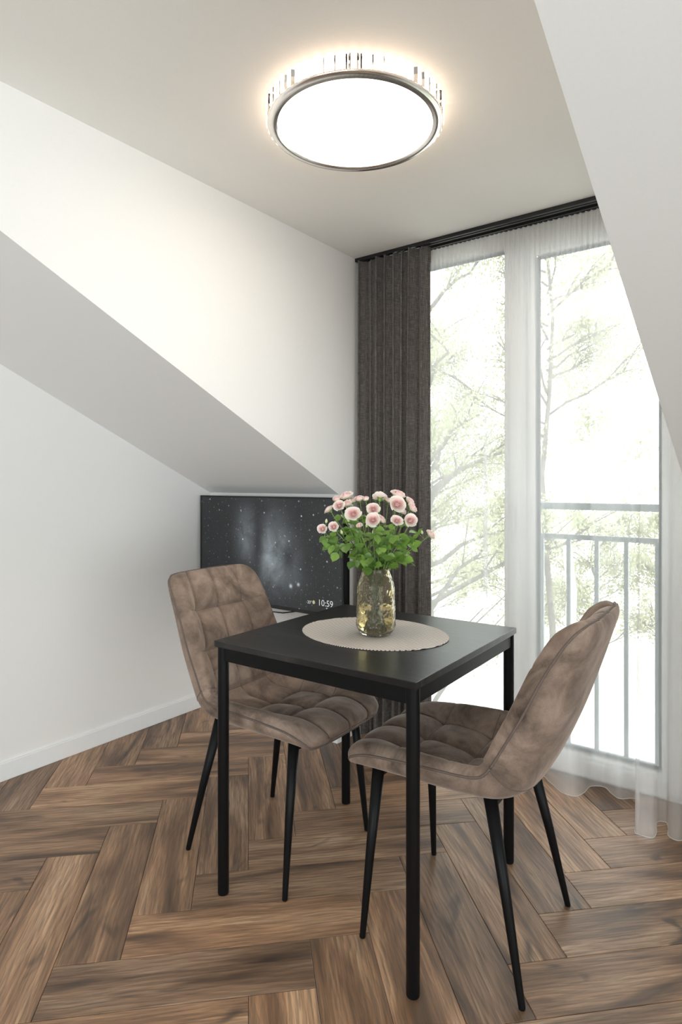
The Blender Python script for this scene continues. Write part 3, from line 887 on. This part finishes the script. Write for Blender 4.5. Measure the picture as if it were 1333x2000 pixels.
def chair_meshes():
    S = np.array([[*a, *b, *c, w] for a, b, c, w in ST]); n = len(S); SUB = 16
    R = []
    for i in range(n - 1):
        a, b, c, d = S[max(i - 1, 0)], S[i], S[i + 1], S[min(i + 2, n - 1)]
        for k in range(SUB):
            u = k / SUB
            R.append(.5 * ((2 * b) + (-a + c) * u + (2 * a - 5 * b + 4 * c - d) * u * u + (-a + 3 * b - 3 * c + d) * u ** 3))
    R.append(S[-1]); R = np.array(R); m = len(R)
    arc = np.zeros(m)
    for i in range(1, m): arc[i] = arc[i - 1] + np.hypot(*(R[i, 2:4] - R[i - 1, 2:4]))
    split = 7 * SUB
    def arc_at(cond): return arc[min(range(m), key=cond)]
    seams = [0., arc_at(lambda i: abs(R[i, 2] - .135) + (i > split)), arc_at(lambda i: abs(R[i, 2] + .02) + (i > split)), arc[split - 4],
             arc_at(lambda i: abs(R[i, 3] - .635) + (i < split)), arc_at(lambda i: abs(R[i, 3] - .765) + (i < split)), arc[-1]]
    vse = [-1, -.56, 0, .56, 1]
    NV = 121
    vs = [math.sin(PI / 2 * (2 * j / (NV - 1) - 1) * .97) / math.sin(PI / 2 * .97) for j in range(NV)]
    def pillow(val, se, p):
        for k in range(len(se) - 1):
            if se[k] <= val <= se[k + 1] + 1e-9:
                q = 2 * (val - se[k]) / (se[k + 1] - se[k]) - 1
                return 1 - abs(q) ** p
        return 0.
    inner, outer, edge = [], [], []
    BOL = np.interp(np.arange(m) / SUB, [0, 1, 2, 3, 5, 6, 7, 8, 10, 11, 12, 13], [.0, .006, .018, .030, .034, .034, .036, .040, .042, .036, .023, .008])
    for i in range(m):
        ex, ez, ix, iz, ox, oz, w = R[i]
        tv = R[min(i + 1, m - 1), 2:4] - R[max(i - 1, 0), 2:4]; tv /= np.hypot(*tv)
        nv = np.array([tv[1], -tv[0]]) * 1.
        if nv[1] < 0 and i < split: nv = -nv
        if i >= split and nv[0] < 0: nv = -nv
        pa = pillow(arc[i], seams, 2.6); da = min(abs(arc[i] - q) for q in seams[1:-1])
        ri, ro = [], []
        for v in vs:
            k = abs(v) ** 3.2
            x = ix + (ex - ix) * k; z = iz + (ez - iz) * k
            pb = pillow(v, vse, 2.6); db = min(abs(v - q) for q in vse[1:-1]) * w
            eb = min(1., max(0., (abs(v) - .56) / .2)); fe = min(1., (arc[-1] - arc[i]) / .05, arc[i] / .05) ** .5; pe = pa + (.92 * fe - pa) * eb
            dsp = (.016 if i < split else .021) * (pe * pb) ** .8 - .007 * math.exp(-(da / .022) ** 2 - (db / .022) ** 2)
            if abs(v) < .8 or i < 2: dsp -= (.0035 if i < split else .0055) * max(math.exp(-(da / .005) ** 2), math.exp(-(db / .005) ** 2))
            else: dsp -= .0035 * math.exp(-(da / .006) ** 2) * (1 - abs(v)) / .2
            if abs(v) > .999: dsp = 0
            tb = max(0., (abs(v) - .42) / .58)
            dsp += BOL[i] * tb ** 1.4 * (1 - tb ** 9)
            x += nv[0] * dsp; z += nv[1] * dsp
            ri.append((x, w * v, z))
            dp = max(0., 1 - abs(v) ** 3.0) ** .5
            ro.append((ex + (ox - ex) * dp, w * v * (1 + .05 * dp * abs(v)), ez + (oz - ez) * dp))
        inner.append(ri); outer.append(ro)
    def part(i0, i1, cap0, cap1):
        V, F = [], []
        L = i1 - i0 + 1
        for i in range(i0, i1 + 1): V += inner[i]
        off = len(V)
        for i in range(i0, i1 + 1): V += outer[i]
        for i in range(L - 1):
            for j in range(NV - 1):
                a = i * NV + j; F.append((a, a + 1, a + NV + 1, a + NV))
                a += off; F.append((a, a + NV, a + NV + 1, a + 1))
        for flag, r in ((cap0, 0), (cap1, L - 1)):
            if flag:
                for j in range(NV - 1):
                    a = r * NV + j; F.append((a, a + 1, off + a + 1, off + a))
        bm = bmesh.new(); bv = [bm.verts.new(q) for q in V]
        for q in F:
            try: bm.faces.new([bv[k] for k in q])
            except ValueError: pass
        bmesh.ops.remove_doubles(bm, verts=bm.verts, dist=1e-5)
        return bm
    mid0 = [tuple((np.array(inner[0][j]) + np.array(outer[0][j])) / 2) for j in range(NV)]
    mid1 = [tuple((np.array(inner[-1][j]) + np.array(outer[-1][j])) / 2) for j in range(NV)]
    left = [inner[i][0] for i in range(m)]; right = [inner[i][-1] for i in range(m)]
    # piping runs of seat and back
    def outw(p, s=1): return p
    seat_pipe = [left[i] for i in range(split, 0, -1)] + mid0[1:-1] + [right[i] for i in range(1, split + 1)]
    back_pipe = [left[i] for i in range(split, m - 1)] + mid1[1:-1] + [right[i] for i in range(m - 2, split - 1, -1)]
    cross = [outer[split][j] for j in range(NV)]
    ss, bs = [], []
    for q in vse[1:-1]:
        j = min(range(NV), key=lambda k: abs(vs[k] - q))
        ss.append([inner[i][j] for i in range(1, split + 1)]); bs.append([inner[i][j] for i in range(split, m - 1)])
    for q in seams[1:-1]:
        i = min(range(m), key=lambda k: abs(arc[k] - q))
        (ss if i <= split else bs).append([inner[i][j] for j in range(NV) if abs(vs[j]) < .84])
    return part(0, split, True, False), part(split, m - 1, False, True), seat_pipe, back_pipe, cross, ss, bs

def thin(path, d=.004):
    out = [Vector(path[0])]
    for p in path[1:]:
        if (Vector(p) - out[-1]).length > d: out.append(Vector(p))
    return out

def make_chair(label, loc, rz):
    t = thing('dining_chair', label, 'chair', loc, rz, 'velvet dining chairs at the table')
    sb, bb, sp, bp, cr, ss, bs = chair_meshes()
    seat = bm_obj('seat', sb, 'taupe_velvet', t, True)
    back = bm_obj('backrest', bb, 'taupe_velvet', t, True)
    tube('piping', thin(sp), .0033, 'velvet_piping', seat, 6)
    tube('piping', thin(bp), .0033, 'velvet_piping', back, 6)
    tube('seam', thin(cr), .0014, 'velvet_piping', back, 5)
    for own, lst in ((seat, ss), (back, bs)):
        for q in lst: tube('seam', thin(q), .0013, 'velvet_piping', own, 5)
    for s in (-1, 1):
        tube('leg', [(.198, s * .162, .436), (.2055, s * .194, .22), (.213, s * .222, .003), (.2131, s * .2223, 0)], [.0172, .0125, .0082, .0075], 'black_metal', t, 20)
        tube('leg', [(-.118, s * .158, .440), (-.168, s * .186, .22), (-.213, s * .211, .003), (-.2132, s * .2112, 0)], [.0172, .0125, .0082, .0075], 'black_metal', t, 20)
        box('seat_frame', -.10, .185, s * .105 - .012, s * .105 + .012, .413, .427, 'black_metal', t, .002)
    for x in (.198, -.118):
        box('cross_bar', x - .012, x + .012, -.16, .16, .413, .427, 'black_metal', t, .002)
    return t

def copy_tree(o, parent=None):
    c = o.copy(); C.objects.link(c); c.parent = parent
    for ch in list(o.children): copy_tree(ch, c)
    return c
ch1 = make_chair('taupe velvet dining chair beside the television, its tufted front turned this way', (-1.428, 1.572, 0), .03)
ch2 = copy_tree(ch1); ch2.location = (-.742, 1.603, 0); ch2.rotation_euler = (0, 0, PI + .05)
ch2['label'] = 'taupe velvet dining chair by the balcony door, showing its smooth back and scuffed leg'
for (f, a, l) in ((.36, .3, .008), (.375, -.2, .006), (.17, .4, .007)):     # pale scuffs on its near front leg
    z = f * .436 if False else f * .5
    k = (z) / .436
    x = .213 + (.198 - .213) * k; y = .222 + (.162 - .222) * k; r = .0078 + (.0172 - .0078) * k + .0004
    aa = 1.1 + a
    px, py = x + r * math.cos(aa), y + r * math.sin(aa)
    tx, ty = -math.sin(aa), math.cos(aa)
    mesh_obj('scuff', [(px - tx * .001, py - ty * .001, z), (px + tx * .001, py + ty * .001, z), (px + tx * .001, py + ty * .001, z + l), (px - tx * .001, py - ty * .001, z + l)], [(0, 1, 2, 3)], 'scuff_grey', ch2)

# ------------------------------------------------------------------ vase
VX, VY, VZ = -1.048, 1.594, .7535
def vase():
    t = thing('glass_vase', 'amber-tinted embossed glass vase of water on the woven placemat', 'vase', (VX, VY, VZ))
    out = [(0, 0), (.040, 0), (.047, .003), (.057, .016), (.0605, .026)]
    for k in range(1, 15): out.append((.0605 - .004 * k / 14, .026 + .122 * k / 14))
    out += [(.055, .154), (.050, .169), (.0445, .184), (.0415, .192), (.0412, .200), (.0400, .2015)]
    inn = [(.0385, .2005), (.0383, .192), (.041, .184), (.0465, .169), (.0515, .154)]
    for k in range(14, 0, -1): inn.append((.057 - .004 * k / 14, .026 + .122 * k / 14))
    inn += [(.0535, .020), (.044, .009), (0, .008)]
    no = len(out)
    def disp(a, z, i):
        if i >= no or z < .028 or z > .186: return 0.
        # scrolling leaf relief
        u = a * .06; w = z
        s = 0.
        for (du, dw, fr) in ((0, 0, 420), (.031, .02, 520)):
            cu = ((u + du) % .062) - .031; cw = ((w + dw) % .058) - .029
            r = math.hypot(cu, cw); th = math.atan2(cw, cu)
            s += math.sin(r * fr + 2.2 * th) * math.exp(-(r / .03) ** 2)
        return .0008 * s
    seg = 240
    # denser rows for the relief
    prof = []
    for i in range(len(out) - 1):
        a, b = out[i], out[i + 1]; L = math.hypot(b[0] - a[0], b[1] - a[1]); n = max(1, int(L / .0018))
        for k in range(n): prof.append((a[0] + (b[0] - a[0]) * k / n, a[1] + (b[1] - a[1]) * k / n))
    prof.append(out[-1]); no = len(prof)
    lathe('glass', prof + inn, 'amber_glass', t, seg, True, None, disp)
    wat = [(0, .0084), (.0438, .0094), (.0531, .0205)]
    for k in range(1, 8): wat.append((.0566 - .004 * k / 14, .026 + .122 * k / 14))
    wat.append((0, .026 + .122 * 7 / 14))
    lathe('water', wat, 'vase_water', t, 64)
vase()

# ------------------------------------------------------------------ roses
def bloom_mesh(name, openness, seed):
    rng = random.Random(seed); V, F = [], []
    rings = [(2, .13, .98, .0), (3, .27, 1.02, .1), (4, .43, 1.02, .2), (5, .60, .98, .35), (5, .78, .92, .45), (5, .93, .84, .6), (5, 1.0, .70, .8)]
    for ri, (n, rr, hh, curl) in enumerate(rings):
        for p in range(n):
            a0 = 2 * PI * (p + .37 * ri + rng.uniform(-.08, .08)) / n
            wd = PI / n * 1.35
            NA, NB = 6, 5
            b0 = len(V)
            for ib in range(NB + 1):
                b = ib / NB
                for ia in range(NA + 1):
                    a = (ia / NA - .5) * 2
                    wdt = wd * (.55 + .45 * math.sin(b * PI * .62))
                    ang = a0 + a * wdt
                    tipround = 1 - .20 * a * a * b + .03 * math.sin(a * 5 + p * 2 + ri)
                    r = rr * (1 + .08 * math.sin(2 * ang + ri + seed)) * (math.sin(min(1, b * 1.05) * PI / 2) ** .65) * (1 + openness * curl * .22 * b ** 3) * (1 + .09 * a)
                    z = hh * b * tipround * 1.0 - openness * curl * .16 * b ** 4 + rng.uniform(-.012, .012)
                    V.append((r * math.cos(ang), r * math.sin(ang), z))
            for ib in range(NB):
                for ia in range(NA):
                    q = b0 + ib * (NA + 1) + ia; F.append((q, q + 1, q + NA + 2, q + NA + 1))
    me = bpy.data.meshes.new(name); me.from_pydata(V, [], F); me.update()
    me.polygons.foreach_set('use_smooth', [True] * len(me.polygons)); me.materials.append(M['rose_petal'])
    return me
BL = [bloom_mesh('bloom', o, s) for o, s in ((.6, 1), (1.0, 2), (1.25, 3))]
def leaf_mesh(seed):
    rng = random.Random(seed); V, F = [], []
    n = 7
    for i in range(n + 1):
        s = i / n; w = .43 * math.sin(PI * s ** .8) ** .9 if 0 < i < n else .0
        for k in (-1, -.5, 0, .5, 1):
            jag = 1 + (.06 if i % 2 else -.04) * abs(k)
            V.append((s, w * k * jag, .10 * abs(k) - .22 * s * s + .02 * rng.uniform(-1, 1)))
    for i in range(n):
        for k in range(4): a = i * 5 + k; F.append((a, a + 1, a + 6, a + 5))
    me = bpy.data.meshes.new('leaf'); me.from_pydata(V, [], F); me.update()
    me.polygons.foreach_set('use_smooth', [True] * len(me.polygons)); me.materials.append(M['rose_leaf'])
    return me
LF = [leaf_mesh(s) for s in range(4)]
def calyx_mesh():
    v, f = tube_data([(0, 0, -.32), (0, 0, -.2), (0, 0, -.05), (0, 0, .12)], [.1, .2, .24, .42], 10)
    for k in range(5):
        a = 2 * PI * k / 5; b = len(v)
        d = Vector((math.cos(a), math.sin(a), 0)); e = Vector((-math.sin(a), math.cos(a), 0))
        v += [d * .2 - e * .14 + Vector((0, 0, -.05)), d * .2 + e * .14 + Vector((0, 0, -.05)), d * .75 + e * .1 + Vector((0, 0, .05)), d * 1.15 + Vector((0, 0, -.12)), d * .75 - e * .1 + Vector((0, 0, .05))]
        f.append((b, b + 1, b + 2, b + 3, b + 4))
    me = bpy.data.meshes.new('calyx'); me.from_pydata([tuple(q) for q in v], [], f); me.update(); me.materials.append(M['sepal_green'])
    me.polygons.foreach_set('use_smooth', [True] * len(me.polygons))
    return me
CX = calyx_mesh()
def bud_mesh():
    prof = [(0, -.5), (.22, -.45), (.42, -.2), (.46, .1), (.36, .5), (.18, .85), (.0, 1.05)]
    V, F = [], []; seg = 10; n = len(prof)
    for k in range(seg):
        a = 2 * PI * k / seg
        for r, z in prof: V.append((r * math.cos(a), r * math.sin(a), z))
    for k in range(seg):
        for i in range(n - 1): F.append((k * n + i, ((k + 1) % seg) * n + i, ((k + 1) % seg) * n + i + 1, k * n + i + 1))
    me = bpy.data.meshes.new('bud'); me.from_pydata(V, [], F); me.update(); me.materials.append(M['bud_cream'])
    me.polygons.foreach_set('use_smooth', [True] * len(me.polygons))
    return me
BD = bud_mesh()
CAMD = Vector((.55, -.83, .05)); SIDE = Vector((.83, .55, 0))
ROSES = [
 (-1.163, 1.549, 1.163, .0135, 'u', 'pale pink rose behind two others at the upper left of the bouquet'),
 (-1.122, 1.505, 1.146, .0160, 'f', 'open pink rose with darker heart, in front at the upper left of the bouquet'),
 (-1.139, 1.567, 1.172, .0180, 'u', 'cream rose seen from the side, highest on the left half of the bouquet'),
 (-1.120, 1.544, 1.149, .0145, 'u', 'small pale rose just right of the open upper left rose'),
 (-1.135, 1.595, 1.157, .0118, 'u', 'half-hidden little cream rose in the upper left row of the bouquet'),
 (-1.113, 1.599, 1.163, .0150, 'u', 'upright pale pink rose left of the gap at the top of the bouquet'),
 (-1.097, 1.611, 1.163, .0118, 'u', 'small peach rose bordering the gap at the top of the bouquet'),
 (-1.071, 1.506, 1.123, .0188, 'f', 'large open pink rose below the upper left cluster, facing the room'),
 (-1.164, 1.512, 1.132, .0145, 'l', 'white cup-shaped rose tilting left at the left side of the bouquet'),
 (-1.163, 1.475, 1.076, .0130, 'f', 'leftmost round pink rose, low over the television'),
 (-1.123, 1.479, 1.084, .0145, 'f', 'second round pink rose from the left, low over the television'),
 (-1.028, 1.550, 1.137, .0175, 'f', 'open pink rose in the upper middle of the bouquet'),
 (-1.051, 1.620, 1.169, .0190, 'b', 'cream rose turned away showing its sepals, top middle of the bouquet'),
 (-1.039, 1.654, 1.158, .0118, 'u', 'little pale rose right of the turned-away cream rose'),
 (-1.011, 1.662, 1.176, .0195, 'u', 'topmost rose of the bouquet, pink and seen from the side'),
 (-0.986, 1.619, 1.150, .0222, 'f', 'largest pink rose, directly under the topmost one'),
 (-0.991, 1.652, 1.128, .0132, 'r', 'small pink rose tucked under the largest rose'),
 (-0.982, 1.684, 1.155, .0150, 'r', 'pale rose at the upper right of the bouquet, facing right'),
 (-0.961, 1.662, 1.137, .0155, 'r', 'pink rose facing right just under the pale upper right rose'),
 (-0.943, 1.625, 1.102, .0190, 'f', 'wide open pink rose at the lower right of the flower heads'),
 (-0.966, 1.583, 1.103, .0150, 'f', 'mauve-hearted rose left of the wide open lower right rose'),
 (-1.012, 1.524, 1.106, .0188, 'f', 'wide pink rose low in the middle of the bouquet'),
 (-1.005, 1.555, 1.106, .0128, 'r', 'small pink rose pressed against the wide low middle rose'),
 (-1.044, 1.501, 1.089, .0085, 'u', 'tiny white half-open rose low among the leaves in the middle'),
 (-0.911, 1.687, 1.056, .0145, 'r', 'lone pink rose on a stem leaning far out to the right'),
]
BUDS = {9: (-1.147, 1.474, 1.099), 10: (-1.11, 1.502, 1.066), 7: (-1.094, 1.514, 1.102), 21: (-1.034, 1.558, 1.065), 23: (-1.05, 1.546, 1.086), 24: (-.916, 1.646, 1.066)}
EXTRA = [(9, -1.149, 1.473, 1.048), (9, -1.126, 1.478, 1.052), (10, -1.123, 1.479, 1.027), (10, -1.11, 1.477, 1.007), (10, -1.088, 1.493, 1.028), (7, -1.065, 1.498, 0.982), (8, -1.064, 1.523, 1.033), (7, -1.033, 1.509, 0.985), (11, -1.018, 1.52, 0.994), (11, -0.993, 1.539, 1.024), (20, -0.97, 1.568, 1.054), (19, -0.97, 1.618, 1.035), (24, -0.978, 1.612, 0.988), (24, -0.969, 1.631, 0.984), (24, -0.953, 1.655, 1.023), (24, -0.938, 1.654, 1.062), (21, -1.005, 1.53, 1.062), (3, -1.059, 1.515, 1.075)]
def rot_to(d):
    return Vector((0, 0, 1)).rotation_difference(d.normalized())
def leaf_obj(parent, base, d, size, rng):
    o = bpy.data.objects.new('leaf', LF[rng.randrange(4)]); C.objects.link(o); o.parent = parent
    d = d.normalized()
    up = Vector((0, 0, 1)) * rng.uniform(.2, 1) + CAMD * rng.uniform(0, 1.1) + Vector((rng.uniform(-.4, .4), rng.uniform(-.4, .4), 0))
    y = up.cross(d); y.normalize(); z = d.cross(y)
    m = Matrix((d, y, z)).transposed().to_4x4()
    o.matrix_local = Matrix.Translation(base) @ m @ Matrix.Diagonal((size, size, size, 1))
for idx, (x, y, z, r, fl, lab) in enumerate(ROSES):
    rng = random.Random(100 + idx)
    base = Vector((VX, VY, VZ + .012))
    t = thing('rose', lab, 'rose', base, 0, 'spray roses in the vase')
    hd = Vector((x, y, z)) - base
    out = Vector((hd.x, hd.y, 0)); on = out.normalized() if out.length > 1e-4 else Vector((1, 0, 0))
    face = {'u': Vector((0, 0, 1)) + on * .35 + CAMD * .6, 'f': CAMD * 1. + Vector((0, 0, .55)) + on * .25, 'l': -SIDE * .7 + Vector((0, 0, .8)),
            'r': SIDE * .7 + Vector((0, 0, .6)) + CAMD * .35, 'b': -CAMD * .7 + Vector((0, 0, .9))}[fl].normalized()
    # stem: vase floor -> mouth -> head
    foot = Vector((-on.x * rng.uniform(.004, .025) + rng.uniform(-.006, .006), -on.y * rng.uniform(.004, .025) + rng.uniform(-.006, .006), 0.004))
    mouth = Vector((on.x * min(.027, out.length * .35) + rng.uniform(-.004, .004), on.y * min(.027, out.length * .35) + rng.uniform(-.004, .004), .185))
    neck = hd - face * r * .55
    P = [foot, foot.lerp(mouth, .5), mouth]
    c1 = mouth + (mouth - foot).normalized() * .05; c2 = neck - (face + Vector((0, 0, .6))).normalized() * .035
    if idx == 24: c1 = mouth + Vector((.02, .016, .02)); c2 = neck - Vector((.03, .024, .03))
    for k in range(1, 11):
        s = k / 10
        P.append(mouth * (1 - s) ** 3 + c1 * 3 * s * (1 - s) ** 2 + c2 * 3 * s * s * (1 - s) + neck * s ** 3)
    tube('stem', P, [.0021] * 4 + [.0019 - .00007 * k for k in range(len(P) - 4)], 'stem_green', t, 6)
    b = bpy.data.objects.new('bloom', BL[2 if fl == 'f' else (1 if r > .014 else 0)]); C.objects.link(b); b.parent = t
    q = rot_to(face) @ Matrix.Rotation(rng.uniform(0, 6.3), 3, 'Z').to_quaternion()
    sc_ = r * (.95 if fl == 'f' else 1.0)
    b.matrix_local = Matrix.Translation(hd - face * r * .35) @ q.to_matrix().to_4x4() @ Matrix.Diagonal((sc_ * rng.uniform(.92, 1.12), sc_ * rng.uniform(.92, 1.12), sc_ * 1.15, 1))
    c = bpy.data.objects.new('calyx', CX); C.objects.link(c); c.parent = b
    # leaves
    nl = 3 if idx not in (23,) else 1
    for (ei, ex_, ey_, ez_) in EXTRA:
        if ei != idx: continue
        e = Vector((ex_, ey_, ez_)) - base
        p = min(P[3:], key=lambda q: abs((q - e).length - .03))
        d = (e - p).normalized()
        tube('petiole', [p, p.lerp(e, .5) + Vector((0, 0, .004)), e], .0008, 'stem_green', t, 5)
        dn = d + Vector((0, 0, -.35)) + CAMD * .2
        leaf_obj(t, e, dn, rng.uniform(.028, .036), rng)
        sd = d.cross(CAMD).normalized()
        for sgn in (-1, 1): leaf_obj(t, p.lerp(e, .8), dn * .4 + sd * sgn, .024, rng)
    for k in range(nl):
        s = rng.uniform(.08, .72); i = int(s * 10); u = s * 10 - i
        p = P[3 + i - 1].lerp(P[3 + i], u) if i > 0 else mouth.lerp(P[3], u)
        an = rng.uniform(0, 2 * PI)
        d = Vector((math.cos(an), math.sin(an), rng.uniform(-.35, .35))) + on * .5 + CAMD * rng.uniform(-.1, .7)
        d.normalize(); L = rng.uniform(.018, .034)
        e = p + d * L
        tube('petiole', [p, p + d * L * .5 + Vector((0, 0, .002)), e], .0008, 'stem_green', t, 5)
        sz = rng.uniform(.025, .040)
        leaf_obj(t, e, d + Vector((0, 0, -.15)), sz, rng)
        sd = d.cross(Vector((0, 0, 1))); sd = sd.normalized() if sd.length > .1 else Vector((1, 0, 0))
        for sgn in (-1, 1):
            if rng.random() < .8: leaf_obj(t, p + d * L * .7, d * .35 + sd * sgn + Vector((0, 0, rng.uniform(-.2, .2))), sz * .75, rng)
    if idx in BUDS:
        bp_ = Vector(BUDS[idx]) - base
        k0 = min(range(3, len(P) - 1), key=lambda i: abs((P[i] - bp_).length - .045))
        tube('bud_stalk', [P[k0], P[k0].lerp(bp_, .6) + Vector((0, 0, -.004)), bp_], .0008, 'stem_green', t, 5)
        o = bpy.data.objects.new('bud', BD); C.objects.link(o); o.parent = t
        dd = (bp_ - P[k0]).normalized() + Vector((0, 0, .5))
        o.matrix_local = Matrix.Translation(bp_) @ rot_to(dd).to_matrix().to_4x4() @ Matrix.Diagonal((.0085, .0085, .0095, 1))
